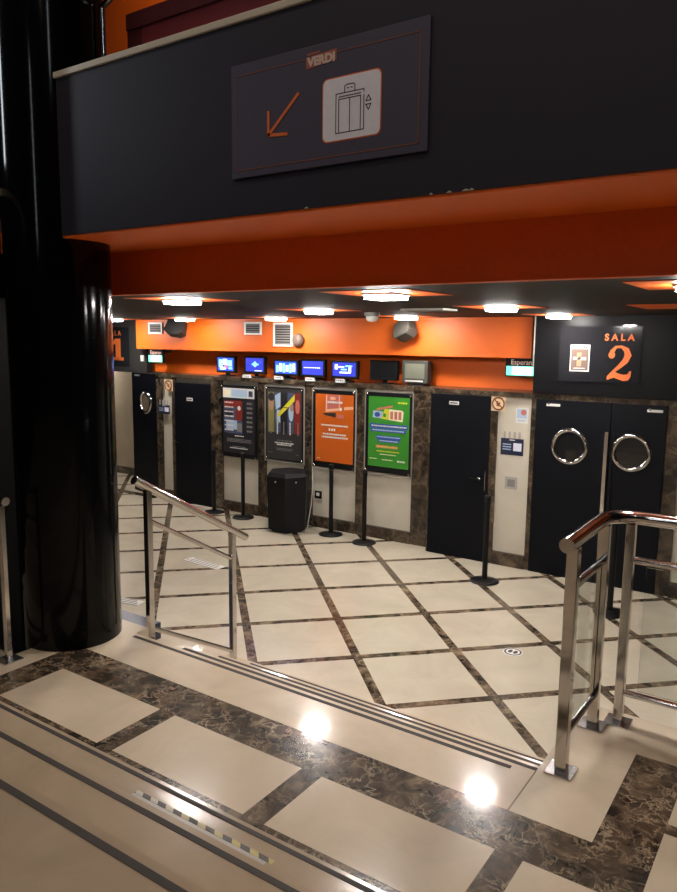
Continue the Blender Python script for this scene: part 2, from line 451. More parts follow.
for x, w in ((-2.03, .012), (-1.41, .008), (-1.33, .012), (-1.26, .018), (-1.235, .010)):
    ch.prism([(x-w, BEAM_Z0), (x+w, BEAM_Z0), (x+w*.6, BEAM_Z0+.006), (x-w*.2, BEAM_Z0+.008)], BEAM_Y-.0015, BEAM_Y, 'trim_cream')
ch.build('chipped_paint', beam)
struct(MB().box(-13.2, 2.6, BEAM_Y+.14, 7.2, 3.36, 3.46, 'maroon_dark'), 'floor_upper', 'upper floor behind the parapet')
struct(MB().box(-11, 2.6, 7.0, 7.1, 3.46, 8.2, 'orange_deep'), 'wall_upper', 'orange wall of the upper floor')
mw = MB().box(-5.83, 2.6, 5.0, 5.2, 3.46, 5.69, 'maroon')
mwall = struct(mw, 'wall_upper', 'maroon wall of the upper floor')
MB().box(-5.84, 2.6, 4.97, 5.0, 5.56, 5.70, 'maroon_dark').box(-5.84, -5.66, 4.985, 5.0, 3.46, 5.56, 'maroon_dark').build('band', mwall)

# column (stands on the landing and runs up past the beam)
COLC, COLR = (-4.065, 2.878), .312
struct(MB().lathe([(COLR, 0), (COLR, 8.2)], (COLC[0], COLC[1], 0), 'column', 96), 'column', 'round polished black column')
# left of the column: side parapet and hall wall
lp = MB().box(-4.75, -4.42, .4, 2.72, 3.0, 3.56, 'panel_black')
lpo = struct(lp, 'side_beam', 'black side beam left of the column')
MB().box(-4.77, -4.40, .4, 2.74, 3.56, 3.60, 'trim_cream').build('coping', lpo)
struct(MB().box(-5.7, -5.6, -6, 3.8, 0, 8.2, 'wall_dark'), 'wall_hall_left', 'dark left wall of the hall')
struct(MB().box(2.6, 2.7, -6, 10.4, -.1, 8.2, 'wall_dark'), 'wall_right', 'dark right wall')
struct(MB().box(-5.7, 2.7, -6.1, -6, 0, 8.2, 'wall_dark'), 'wall_front', 'dark wall behind the viewer')
struct(MB().box(-13.3, 2.7, -6.1, 7.1, 8.2, 8.3, 'hall_ceil'), 'ceiling_hall', 'high ceiling of the hall')
struct(MB().box(-5.6, -4.72, 2.44, 3.9, -.1, .006, 'wall_dark'), 'floor_stairwell', 'dark floor beyond the side railing')
struct(MB().box(-4.70, -4.02, 3.24, 3.60, 0, .60, 'slate', .004), 'plinth_trim', 'slate blue plinth block beside the column')

# ------------------------------------------------------------------ doors
def porthole(door, c, r, tilt=None, glass='porthole'):
    mb = MB()
    if tilt: mb.X = tilt
    mb.torus((0, 0, 0) if tilt else c, r, .026, 'chrome', 'Y', 44, 10)
    for k in range(12):
        a = 2*PI*(k+.5)/12; b = (0, 0, 0) if tilt else c
        mb.lathe([(.010, -.034), (.006, -.036), (.0, -.036)], (b[0]+r*math.cos(a), b[1], b[2]+r*math.sin(a)), 'steel', 8, 'Y')
    ring = mb.build('porthole_frame', door)
    g = MB()
    if tilt: g.X = tilt
    b = (0, 0, 0) if tilt else c
    g.lathe([(r-.01, -.006), (r-.01, .006)], b, glass, 40, 'Y'); g.build('pane', ring)
# single door, poster bay side
d2 = struct(MB().box(-8.985, -8.19, YA-.035, YA+.02, .0, 1.985, 'door', .004), 'door_2', 'plain black door left of the first poster')
MB().box(-8.70, -8.57, YA-.041, YA-.035, 1.70, 1.75, 'paper').box(-8.685, -8.585, YA-.0425, YA-.041, 1.718, 1.734, 'ink').build('door_sign', d2)
MB().lathe([(.022, 0), (.022, -.012), (.010, -.016), (.010, -.045)], (-8.92, YA-.035, 1.0), 'black_metal', 16, 'Y').box(-8.93, -8.81, YA-.088, YA-.076, .99, 1.01, 'black_metal').build('handle', d2)
# single door, door bay
d3 = struct(MB().box(-4.215, -3.42, YB-.035, YB+.02, .0, 2.055, 'door', .004), 'door_3', 'plain black single door beside the brown marble pilaster')
MB().box(-3.96, -3.83, YB-.041, YB-.035, 1.93, 1.972, 'paper').box(-3.945, -3.845, YB-.0425, YB-.041, 1.944, 1.958, 'ink').build('door_sign', d3)
MB().lathe([(.024, 0), (.024, -.010), (.010, -.014), (.010, -.045)], (-3.53, YB-.035, 1.04), 'steel', 16, 'Y').box(-3.63, -3.52, YB-.090, YB-.078, 1.03, 1.05, 'black_metal').build('handle', d3)
MB().box(-3.455, -3.445, YB-.041, YB-.035, .90, 1.14, 'steel').build('lock_plate', d3)
# double doors
XM = -2.012
for n, x0, x1, px, pz, lx in ((4, -2.86, XM-.003, -2.448, 1.540, -2.68), (5, XM+.003, -1.445, -1.778, 1.530, -1.59)):
    d = struct(MB().box(x0, x1, YB-.035, YB+.02, 0, 2.06, 'door', .004), 'door_%d' % n,
               'left leaf of the black double doors under the number 2 sign' if n == 4 else 'right leaf of the black double doors under the number 2 sign')
    porthole(d, (px, YB-.035, pz), .187)
    MB().box(lx-.055, lx+.10, YB-.043, YB-.035, 1.985, 2.012, 'paper').box(lx-.04, lx-.02, YB-.045, YB-.035, 2.0, 2.025, 'steel').build('door_closer', d)
    if n == 4:
        hx = XM-.035
        MB().box(hx-.021, hx+.021, YB-.055, YB-.035, .25, 1.74, 'steel', .004).build('push_plate', d)
    else:
        hx = XM+.035
        MB().box(hx-.008, hx+.008, YB-.050, YB-.035, .25, 1.74, 'black_metal').build('edge_strip', d)
        for k in range(9):
            pass
# far left leaf, standing a little open into the vestibule
th = R(12.7)
T = Matrix.Translation((-9.45, YA+.02, 0)) @ Matrix.Rotation(-th, 4, 'Z')
m1 = MB(); m1.X = T; m1.box(-.84, 0, -.025, .025, 0.005, 2.10, 'door')
d1 = struct(m1, 'door_1', 'black door leaf with round window at the far left entrance, slightly open')
porthole(d1, None, .175, T @ Matrix.Translation((-.36, -.028, 1.60)), 'porthole_tan')
m1 = MB(); m1.X = T; m1.box(-.72, -.56, -.034, -.025, 2.04, 2.07, 'grey'); m1.build('door_closer', d1)

# ------------------------------------------------------------------ lift sign on the beam
Y = BEAM_Y
sg = thing('lift_sign', (-1.9437, Y-.012, 3.4485), 'large slate sign with orange arrow and lift pictogram on the navy beam', 'sign')
MB().box(-2.4620, -1.4273, Y-.012, Y-.001, 3.4485, 3.9513, 'sign', .002).build('panel', sg)
F = Y-.0125
def outline(mb, x0, x1, z0, z1, w, y, mat, gap=None):
    mb.box(x0, x1, y-.001, y, z0, z0+w, mat); mb.box(x0, x0+w, y-.001, y, z0, z1, mat); mb.box(x1-w, x1, y-.001, y, z0, z1, mat)
    if gap: mb.box(x0, gap[0], y-.001, y, z1-w, z1, mat); mb.box(gap[1], x1, y-.001, y, z1-w, z1, mat)
    else: mb.box(x0, x1, y-.001, y, z1-w, z1, mat)
b = MB(); outline(b, -2.4339, -1.4669, 3.4804, 3.9029, .0045, F, 'sign_line', (-2.0307, -1.8615)); b.build('border', sg)
def stroke(mb, pts, w, y, mat, d=.0015):
    for (x0, z0), (x1, z1) in zip(pts, pts[1:]):
        dx, dz = x1-x0, z1-z0; L = math.hypot(dx, dz); nx, nz = -dz/L*w/2, dx/L*w/2; ex, ez = dx/L*w*.3, dz/L*w*.3
        mb.prism([(x0-ex+nx, z0-ez+nz), (x1+ex+nx, z1+ez+nz), (x1+ex-nx, z1+ez-nz), (x0-ex-nx, z0-ez-nz)], y-d, y, mat)
    return mb
a = MB(); stroke(a, [(-2.0687, 3.7685), (-2.2379, 3.6167)], .014, F, 'sign_orange'); stroke(a, [(-2.2379, 3.7173), (-2.2379, 3.6167), (-2.1316, 3.6090)], .014, F, 'sign_orange'); a.build('arrow', sg)
lg = MB(); lg.prism([(-2.0259, 3.8580), (-1.8663, 3.8706), (-1.8663, 3.9160), (-2.0259, 3.9064)], F-.001, F, 'logo_back')
lg.prism([(-2.0210, 3.9122), (-1.9533, 3.9160), (-1.9533, 3.9238), (-2.0210, 3.9209)], F-.001, F, 'logo_back')
lg.text('VERDI', .049, -1.9456, F-.0015, 3.8686, 'logo_text', .0006, off=.0028, sx=1.08); lg.build('logo', sg)
def rrect(x0, x1, z0, z1, r, n=5):
    p = []
    for cx, cz, a0 in ((x1-r, z1-r, 0), (x0+r, z1-r, 90), (x0+r, z0+r, 180), (x1-r, z0+r, 270)):
        for k in range(n+1):
            q = R(a0+90*k/n); p.append((cx+r*math.cos(q), cz+r*math.sin(q)))
    return p
pc = MB(); pc.prism(rrect(-1.9379, -1.6420, 3.5394, 3.8004, .026), F-.0006, F, 'sign_orange'); pc.prism(rrect(-1.9330, -1.6468, 3.5442, 3.7956, .024), F-.0016, F, 'sign_white')
G = F-.0016
pc_o = pc.build('pictogram_panel', sg)
ic = MB()
for pts in ([(-1.8663, 3.5722), (-1.8663, 3.7308), (-1.7261, 3.7308), (-1.7261, 3.7202)], [(-1.8663, 3.5722), (-1.7261, 3.5722), (-1.7261, 3.7076)],
            [(-1.8518, 3.5722), (-1.8518, 3.7076), (-1.7425, 3.7076), (-1.7425, 3.5722)], [(-1.8518, 3.7173), (-1.7425, 3.7173)], [(-1.7967, 3.5722), (-1.7967, 3.7076)],
            [(-1.8228, 3.7328), (-1.8228, 3.7560), (-1.8112, 3.7618), (-1.7812, 3.7618), (-1.7715, 3.7560), (-1.7715, 3.7328)],
            [(-1.8102, 3.7473), (-1.8025, 3.7473)], [(-1.7919, 3.7473), (-1.7841, 3.7473)],
            [(-1.7164, 3.6815), (-1.7039, 3.7028), (-1.6913, 3.6815), (-1.7164, 3.6815)], [(-1.7164, 3.6670), (-1.7039, 3.6457), (-1.6913, 3.6670), (-1.7164, 3.6670)]):
    stroke(ic, pts, .0042, G, 'sign_ink', .0006)
ic.build('pictogram', pc_o)

# ------------------------------------------------------------------ number signs over the auditorium doors
def glyph_two(mb, x, z, w, h, y, mat):
    c = [(.16, .70, .20), (.17, .82, .16), (.30, .95, .10), (.50, .96, .10), (.68, .87, .20), (.75, .72, .25), (.66, .55, .22), (.46, .39, .15), (.26, .25, .10), (.12, .12, .08)]
    L, Rr = [], []
    for i, (u, v, t) in enumerate(c):
        p0, p1 = c[max(i-1, 0)], c[min(i+1, len(c)-1)]
        dx, dz = (p1[0]-p0[0])*w, (p1[1]-p0[1])*h; k = math.hypot(dx, dz)
        nx, nz = -dz/k*t*w/2, dx/k*t*w/2
        L.append((x+u*w+nx, z+v*h+nz)); Rr.append((x+u*w-nx, z+v*h-nz))
    for i in range(len(c)-1): mb.prism([L[i], L[i+1], Rr[i+1], Rr[i]], y-.002, y, mat)
    mb.prism([(x+(.16+.12*math.cos(q))*w, z+(.72+.10*math.sin(q))*h) for q in [2*PI*k/16 for k in range(16)]], y-.0025, y, mat)
    mb.prism([(x+a*w, z+b*h) for a, b in ((.02, 0), (.03, .10), (.16, .22), (.30, .24), (.44, .19), (.60, .16), (.76, .17), (.84, .27), (.90, .27), (.88, .10), (.80, .0), (.62, -.02), (.44, .03), (.28, .07), (.14, .03), (.08, 0))], y-.003, y, mat)
def serif_word(mb, x, z, h, y, mat):
    mb.text('SALA', h*1.38, x, y, z, mat, .0008, off=.0022, sx=1.0)
    return mb
ps = thing('number_sign', (-2.167, 8.2580, 2.276), 'dark glazed sign reading SALA 2 above the double doors', 'sign', 'auditorium number signs')
MB().box(-2.613, -1.739, 8.2560, 8.2680, 2.278, 2.886, 'plate').build('panel', ps)
tx = MB().text('S A L A', .100, -1.971, 8.2550, 2.735, 'sign_orange', .0008, off=.003, sx=.98)
tx.build('lettering', ps)
n2 = MB(); glyph_two(n2, -2.085, 2.312, .285, .372, 8.2550, 'sign_orange'); n2.build('numeral', ps)
pf = MB().box(-2.485, -2.273, 8.2500, 8.2560, 2.392, 2.685, 'paper'); fr = pf.build('mini_poster', ps)
q = MB().box(-2.473, -2.285, 8.2485, 8.2500, 2.404, 2.639, 'brown_print')
for k in range(7): q.box(-2.460+.024*k, -2.447+.024*k, 8.2480, 8.2485, 2.645, 2.672, 'ink')
q.box(-2.410, -2.359, 8.2475, 8.2485, 2.448, 2.599, 'p_skin').box(-2.450, -2.309, 8.2475, 8.2485, 2.518, 2.549, 'paper').box(-2.440, -2.319, 8.2475, 8.2485, 2.423, 2.431, 'paper')
q.build('print', fr)
MB().box(-1.935, -1.804, 8.2350, 8.2680, 2.886, 2.902, 'steel').build('clip', ps)
p1 = thing('number_sign', (-10.8, 8.638, 2.2), 'dark sign with orange numeral 1 above the far left entrance', 'sign', 'auditorium number signs')
MB().box(-11.15, -10.30, 8.638, 8.648, 2.20, 2.88, 'plate').build('panel', p1)
MB().text('S A L A', .118, -10.68, 8.637, 2.735, 'sign_orange', .0008, off=.003, sx=.98).build('lettering', p1)
o1 = MB().box(-10.65, -10.52, 8.634, 8.638, 2.32, 2.68, 'sign_orange').box(-10.73, -10.44, 8.634, 8.638, 2.30, 2.35, 'sign_orange')
o1.prism([(-10.65, 2.68), (-10.65, 2.59), (-10.74, 2.56), (-10.74, 2.61)], 8.634, 8.638, 'sign_orange'); o1.build('numeral', p1)
tag(MB().box(-10.0, -9.92, 8.632, 8.649, 2.30, 2.40, 'white', .003).box(-9.985, -9.935, 8.629, 8.632, 2.33, 2.37, 'paper').build('wall_mounted_light'), 'small white box light on the dark panel beside the left exit sign', 'light')

# ------------------------------------------------------------------ exit signs in the recess
def exit_sign(x0, x1, y, z0, label):
    t = thing('exit_sign', ((x0+x1)/2, y, z0), label, 'sign', 'green lit exit signs')
    w = x1-x0
    MB().box(x0-.012, x1+.012, y, y+.05, z0, z0+.225, 'panel_black').box(x0+w*.3, x0+w*.4, y+.01, y+.04, z0+.225, 2.56, 'black_metal').build('housing', t)
    MB().box(x0+.005, x1-.005, y-.006, y, z0+.012, z0+.122, 'exit_green').box(x0+w*.22, x1-.03, y-.0075, y-.006, z0+.02, z0+.114, 'exit_white').build('lit_panel', t)
    MB().text('Esperan', .088, (x0+x1)/2+.01, y-.002, z0+.142, 'exit_text', .001, off=.001, sx=.95).build('lettering', t)
exit_sign(-9.66, -9.33, 8.52, 2.29, 'green lit exit sign hung near the far left entrance')
exit_sign(-3.345, -2.985, 8.56, 2.295, 'green lit exit sign beside the black panel over the double doors')

# ------------------------------------------------------------------ ceiling lamps and fittings
def ceiling_lamp(x, y, label):
    t = thing('ceiling_lamp', (x, y, CZ-.008), label, 'lamp', 'square lamps in the lobby ceiling')
    MB().box(x-.115, x+.115, y-.115, y+.115, CZ-.018, CZ-.005, 'white', .002).build('rim', t)
    MB().box(x-.10, x+.10, y-.10, y+.10, CZ-.040, CZ-.0185, 'lamp').build('diffuser', t)
    return t
l0 = ceiling_lamp(-2.41, 4.08, 'square lit ceiling lamp in the middle of the row nearest the fascia')
for x, y, lb in ((-4.23, 4.08, 'square lit ceiling lamp at the column end of the row nearest the fascia'),
                 (-.60, 4.08, 'square ceiling lamp by the right wall in the row nearest the fascia'),
                 (-4.36, 6.06, 'square lit ceiling lamp left of the smoke detector, middle row'),
                 (-2.42, 6.02, 'square lit ceiling lamp beside the pale air diffuser, middle row'),
                 (-9.83, 7.95, 'square lit ceiling lamp before the far left number sign'),
                 (-8.2, 7.95, 'square lit ceiling lamp in front of the dark speaker'),
                 (-6.44, 7.95, 'square lit ceiling lamp in front of the tall vent grille'),
                 (-4.41, 7.95, 'square lit ceiling lamp above the grey tilted speaker'),
                 (-2.51, 7.85, 'square lit ceiling lamp in front of the SALA 2 sign')):
    copy_thing(l0, (x, y, CZ-.008), lb)
copy_thing(l0, (-12.4, 9.15, 2.444), 'added unseen square lamp brightening the far left entrance')  # unseen lamp added to brighten the beige wall in there
sd = thing('smoke_detector', (-4.22, 6.85, CZ-.1), 'grey smoke detector dome on the charcoal ceiling', 'smoke detector')
MB().lathe([(.085, .10), (.085, .075), (.07, .06)], (-4.22, 6.85, CZ-.1), 'grey', 24).build('base', sd)
MB().lathe([(.068, .06), (.066, .03), (.045, .008), (0, 0)], (-4.22, 6.85, CZ-.1), 'white', 24).build('dome', sd)
df = thing('air_diffuser', (-3.2, 6.2, CZ-.02), 'pale flat air diffuser strip in the charcoal ceiling', 'vent')
MB().box(-3.42, -2.98, 6.05, 6.35, CZ-.018, CZ-.001, 'white', .004).build('frame', df)
for k in range(4): MB().box(-3.39, -3.01, 6.09+k*.065, 6.12+k*.065, CZ-.022, CZ-.018, 'grey').build('slat', df)

# ------------------------------------------------------------------ vents, speakers and bell on the bulkhead
def vent(x0, x1, z0, z1, n, label):
    t = thing('wall_vent', ((x0+x1)/2, 8.49, z0), label, 'vent', 'white vent grilles on the bulkhead')
    f = MB(); w = .028
    f.box(x0, x1, 8.478, 8.4995, z0, z0+w, 'white').box(x0, x1, 8.478, 8.4995, z1-w, z1, 'white').box(x0, x0+w, 8.478, 8.4995, z0+w, z1-w, 'white').box(x1-w, x1, 8.478, 8.4995, z0+w, z1-w, 'white')
    f.build('frame', t)
    MB().box(x0+w, x1-w, 8.492, 8.4995, z0+w, z1-w, 'grey_dark').build('backing', t)
    h = (z1-z0-2*w)/n
    for k in range(n):
        s_ = MB(); z = z0+w+h*(k+.5)
        s_.prism([(8.480, z-h*.24), (8.491, z+h*.20), (8.488, z+h*.24), (8.477, z-h*.20)], x0+w, x1-w, 'grey', 'X'); s_.build('slat', t)
vent(-9.61, -9.28, 2.765, 2.955, 4, 'white vent grille at the left end of the orange bulkhead')
vent(-7.49, -7.155, 2.765, 2.955, 4, 'small white vent grille beside the tall vent on the orange bulkhead')
vent(-6.925, -6.57, 2.60, 2.945, 8, 'tall white vent grille next to the round grey bell')
def speaker(x, z, s, yaw, roll, mat, label):
    t = thing('wall_speaker', (x, 8.40, z-s/2), label, 'speaker', 'loudspeakers on the orange bulkhead')
    X = Matrix.Translation((x, 8.34, z)) @ Matrix.Rotation(R(yaw), 4, 'Z') @ Matrix.Rotation(R(-22), 4, 'X') @ Matrix.Rotation(R(roll), 4, 'Y')
    c = MB(); c.X = X
    c.prism([(-s*.55, -s*.30), (-s*.42, s*.40), (s*.42, s*.40), (s*.55, -s*.30), (s*.30, -s*.46), (-s*.30, -s*.46)], -.08, .08, mat); c.build('cabinet', t)
    g = MB(); g.X = X
    g.prism([(-s*.48, -s*.28), (-s*.37, s*.34), (s*.37, s*.34), (s*.48, -s*.28), (s*.26, -s*.41), (-s*.26, -s*.41)], -.088, -.0805, 'grey_dark' if mat == 'grey_dark' else 'crt_grey'); g.build('grille', t)
    MB().tube([(x, 8.36, z), (x, 8.498, z+.02)], .018, 'black_metal', 10).build('bracket', t)
speaker(-8.80, 2.87, .30, 20, 8, 'grey_dark', 'dark wall speaker beside the leftmost bulkhead vent')
speaker(-4.64, 2.845, .26, -18, -25, 'crt_grey', 'grey tilted wall speaker above the old tube monitor')
be = thing('wall_mounted_bell', (-6.46, 8.48, 2.61), 'round grey alarm bell on the bulkhead beside the tall vent', 'bell')
MB().lathe([(.0, -.075), (.05, -.072), (.085, -.055), (.098, -.028), (.10, -.012)], (-6.46, 8.495, 2.695), 'bell_grey', 28, 'Y').build('gong', be)
MB().lathe([(.055, -.012), (.055, .004)], (-6.46, 8.495, 2.695), 'black_metal', 20, 'Y').build('base', be)

# ------------------------------------------------------------------ monitors on the ledge
def screen_art(mb, kind, x0, x1, z0, z1, y):
    w, h = x1-x0, z1-z0
    def r(u0, u1, v0, v1, m): mb.box(x0+u0*w, x0+u1*w, y-.002, y-.0005, z0+v0*h, z0+v1*h, m)
    if kind == 0:
        for a in ((.08, .3, .3, .85, 'scr_cyan'), (.35, .6, .45, .9, 'scr_white'), (.66, .9, .35, .8, 'scr_cyan'), (.15, .5, .1, .28, 'scr_white'), (.45, .62, .18, .42, 'scr_red'), (.7, .92, .12, .26, 'scr_cyan')): r(*a)
    elif kind == 1:
        for a in ((.42, .62, .42, .66, 'scr_cyan'), (.34, .72, .48, .58, 'scr_cyan'), (.48, .56, .34, .74, 'scr_cyan'), (.78, .88, .6, .8, 'scr_blue'), (.5, .9, .04, .09, 'scr_white')): r(*a)
    elif kind == 2:
        for k in range(6): r(.05+k*.155, .16+k*.155, .18 if k % 2 else .1, .85 if k % 3 else .7, 'scr_white' if k % 2 else 'scr_cyan')
        r(.05, .95, .45, .52, 'scr_cyan')
    elif kind == 3:
        for k in range(9): r(.08+k*.09, .14+k*.09, .49, .55, 'scr_white')
    elif kind == 4:
        for a in ((.1, .22, .5, .85, 'scr_white'), (.26, .5, .62, .72, 'scr_white'), (.55, .85, .7, .8, 'scr_cyan'), (.3, .78, .22, .32, 'scr_white'), (.7, .8, .3, .66, 'scr_white'), (.36, .62, .44, .54, 'scr_cyan')): r(*a)
def monitor(x0, x1, z0, z1, kind, label):
    y = 8.62; c = (x0+x1)/2
    t = thing('flat_monitor', (c, y+.06, LEDGE), label, 'monitor', 'flat monitors on the marble ledge')
    MB().box(x0-.03, x1+.03, y, y+.06, z0-.035, z1+.028, 'black', .006).build('casing', t)
    MB().box(c-.11, c+.11, y-.03, y+.11, LEDGE, LEDGE+.015, 'black').box(c-.03, c+.03, y+.04, y+.07, LEDGE+.015, z0, 'black').build('stand', t)
    s_ = MB().box(x0, x1, y-.001, y, z0, z1, ('scr_blue', 'scr_deep', 'scr_blue', 'scr_deep', 'scr_deep', 'porthole')[kind])
    screen_art(s_, kind, x0, x1, z0, z1, y)
    s_.build('screen', t)
monitor(-8.17, -7.84, 2.205, 2.405, 0, 'lit blue monitor nearest the plain black door left of the posters')
monitor(-7.58, -7.23, 2.21, 2.415, 1, 'lit deep blue monitor with a small star shape, second from left')
monitor(-7.00, -6.60, 2.20, 2.375, 2, 'lit monitor showing bright vertical blocks under the tall vent')
monitor(-6.49, -6.12, 2.20, 2.395, 3, 'lit plain blue monitor with a single line of white text')
monitor(-5.95, -5.56, 2.20, 2.39, 4, 'lit monitor with white shapes above the orange poster')
monitor(-5.30, -4.93, 2.205, 2.41, 5, 'switched off black flat monitor above the green poster')
cr = thing('tube_monitor', (-4.60, 8.68, LEDGE), 'old grey tube monitor with a dull screen on the marble ledge', 'monitor')
yc = 8.56
MB().box(-4.79, -4.41, yc, yc+.10, LEDGE+.03, 2.45, 'crt_grey', .01).build('front_bezel', cr)
cs = MB(); cs.add([(-4.785, yc+.1, LEDGE+.035), (-4.415, yc+.1, LEDGE+.035), (-4.415, yc+.1, 2.445), (-4.785, yc+.1, 2.445), (-4.73, yc+.26, LEDGE+.06), (-4.47, yc+.26, LEDGE+.06), (-4.47, yc+.26, 2.38), (-4.73, yc+.26, 2.38)],
                  [(0, 1, 5, 4), (1, 2, 6, 5), (2, 3, 7, 6), (3, 0, 4, 7), (4, 5, 6, 7), (0, 3, 2, 1)], 'grey_dark'); cs.build('casing', cr)
cg = MB(); N = 8
vs = [(-4.745+.28*i/N*1.03, yc-.012*math.sin(PI*i/N)*math.sin(PI*j/N)-.001, 2.215+.195*j/N) for j in range(N+1) for i in range(N+1)]
cg.add(vs, [(j*(N+1)+i, j*(N+1)+i+1, (j+1)*(N+1)+i+1, (j+1)*(N+1)+i) for j in range(N) for i in range(N)], 'crt_glass', True); cg.build('screen', cr)
MB().box(-4.74, -4.48, yc-.006, yc+.001, 2.172, 2.190, 'white').build('control_strip', cr)
MB().box(-4.72, -4.48, yc+.02, yc+.22, LEDGE, LEDGE+.032, 'grey_dark').build('stand', cr)
for i, (x, lb) in enumerate(((-7.41, 'white desk label under the second monitor'), (-6.79, 'white desk label under the monitor with vertical blocks'),
                             (-6.22, 'white desk label under the plain blue monitor'), (-5.70, 'white desk label above the orange poster'))):
    d = MB().prism([(8.43, LEDGE), (8.47, LEDGE), (8.47, LEDGE+.012), (8.445, LEDGE+.048), (8.438, LEDGE+.048)], x-.075, x+.075, 'white', 'X')
    for k in range(4): d.box(x-.055+k*.028, x-.036+k*.028, 8.4325, 8.437, LEDGE+.018, LEDGE+.032, 'ink')
    tag(d.build('desk_label'), lb, 'label', 'small white labels on the marble ledge')

# ------------------------------------------------------------------ poster frames
def poster_frame(name, x0, x1, z0, z1, label, draw, paper, rails=True, pad=(.03, .03, .07, .05)):
    y = YA-.012
    t = thing('poster_frame', ((x0+x1)/2, y, z0), label, 'poster', 'framed posters on the back wall')
    MB().box(x0, x1, y-.022, y+.008, z0, z1, 'black', .003).build('backboard', t)
    if rails:
        for x in (x0-.022, x1+.006): MB().box(x+.004, x+.013, y-.026, y-.004, z0-.03, z1+.02, 'rail_grey').build('side_rail', t)
        MB().box(x0, x1, y-.027, y-.010, z1+.008, z1+.017, 'rail_grey').build('top_rail', t)
        MB().box(x0, x1, y-.027, y-.010, z0-.03, z0-.022, 'rail_grey').build('bottom_rail', t)
    for x in (x0+.02, x1-.02):
        for z in (z0+.02, z1-.02):
            MB().lathe([(.016, 0), (.016, -.012), (.0, -.014)], (x, y-.022, z), 'chrome', 14, 'Y').build('stand_off', t)
    l, r, b, tp = pad
    px0, px1, pz0, pz1 = x0+l, x1-r, z0+b, z1-tp
    pm = MB().box(px0, px1, y-.0245, y-.0225, pz0, pz1, paper)
    W, H = px1-px0, pz1-pz0
    lay = [0]
    def rect(u0, u1, v0, v1, m, k=1): pm.box(px0+u0*W, px0+u1*W, y-.0245-.0005*k, y-.0244, pz0+v0*H, pz0+v1*H, m)
    def poly(pts, m, k=1): pm.prism([(px0+u*W, pz0+v*H) for u, v in pts], y-.0245-.0005*k, y-.0244, m)
    def line(u0, u1, v, h, m, k=2, seed=0):
        rg = random.Random(seed+int(v*1000)); u = u0
        while u < u1:
            q = min(u1, u+rg.uniform(.015, .06)); rect(u, q, v-h/2, v+h/2, m, k); u = q+.012
    def oval(u, v, ru, rv, m, k=1): poly([(u+ru*math.cos(2*PI*i/18), v+rv*math.sin(2*PI*i/18)) for i in range(18)], m, k)
    draw(rect, poly, line, oval)
    pm.build('print', t)
def art1(rect, poly, line, oval):
    rect(.0, 1, .845, .99, 'paper'); rect(.27, .78, .86, .975, 'pale_blue', 2); rect(.82, .95, .87, .96, 'p_blue', 2); oval(.88, .92, .035, .03, 'ink', 3); rect(.06, .22, .88, .96, 'p_cream', 2)
    rect(.03, .62, .30, .80, 'p_blue'); rect(.03, .62, .70, .80, 'p_red', 2); rect(.40, .62, .50, .68, 'p_red', 2); rect(.05, .3, .55, .66, 'p_dark', 2); rect(.1, .45, .36, .50, 'pale_blue', 2); rect(.45, .6, .33, .46, 'grey', 2)
    for k in range(7):
        line(.05, .34, .77-.07*k, .022, 'paper', 3, k); line(.76, .93, .77-.07*k, .028, 'grey', 3, k+20)
    oval(.52, .69, .05, .035, 'paper', 4)
    line(.38, .66, .265, .014, 'paper'); line(.12, .9, .215, .010, 'grey'); line(.12, .9, .195, .010, 'grey'); line(.12, .9, .175, .010, 'grey'); line(.3, .7, .10, .012, 'grey'); line(.22, .78, .075, .012, 'paper')
def art2(rect, poly, line, oval):
    for i, (c) in enumerate(('p_olive', 'p_blue', 'p_dark', 'p_blue', 'p_red')): rect(.05+i*.185, .22+i*.185, .38, .95, c)
    oval(.13, .78, .075, .10, 'p_skin', 2); oval(.14, .88, .09, .06, 'ink', 3); poly([(.05, .55), (.2, .52), (.22, .70), (.06, .69)], 'p_olive', 2)
    oval(.33, .60, .07, .10, 'grey', 2); poly([(.24, .90), (.4, .95), (.4, .75), (.27, .7)], 'pale_blue', 2); poly([(.3, .55), (.4, .52), (.38, .70), (.3, .7)], 'pale_blue', 3)
    oval(.70, .68, .07, .13, 'pale_blue', 2); oval(.72, .75, .05, .06, 'p_skin', 3); oval(.88, .76, .06, .10, 'p_rose', 2)
    poly([(.30, .635), (.36, .60), (.80, .84), (.80, .93)], 'p_yellow', 5); line(.42, .66, .74, .012, 'ink', 6)
    for i, u in enumerate((.11, .30, .48, .66, .88)):
        for k in range(9): rect(u, u+.03, .36+.02*k, .374+.02*k, 'paper' if i in (1, 3) else 'grey', 6)
    line(.30, .74, .27, .010, 'grey'); line(.24, .78, .235, .018, 'paper'); line(.3, .72, .21, .018, 'paper'); line(.28, .76, .155, .008, 'grey'); line(.3, .72, .135, .008, 'grey'); line(.05, .16, .09, .008, 'grey'); line(.84, .93, .085, .008, 'grey')
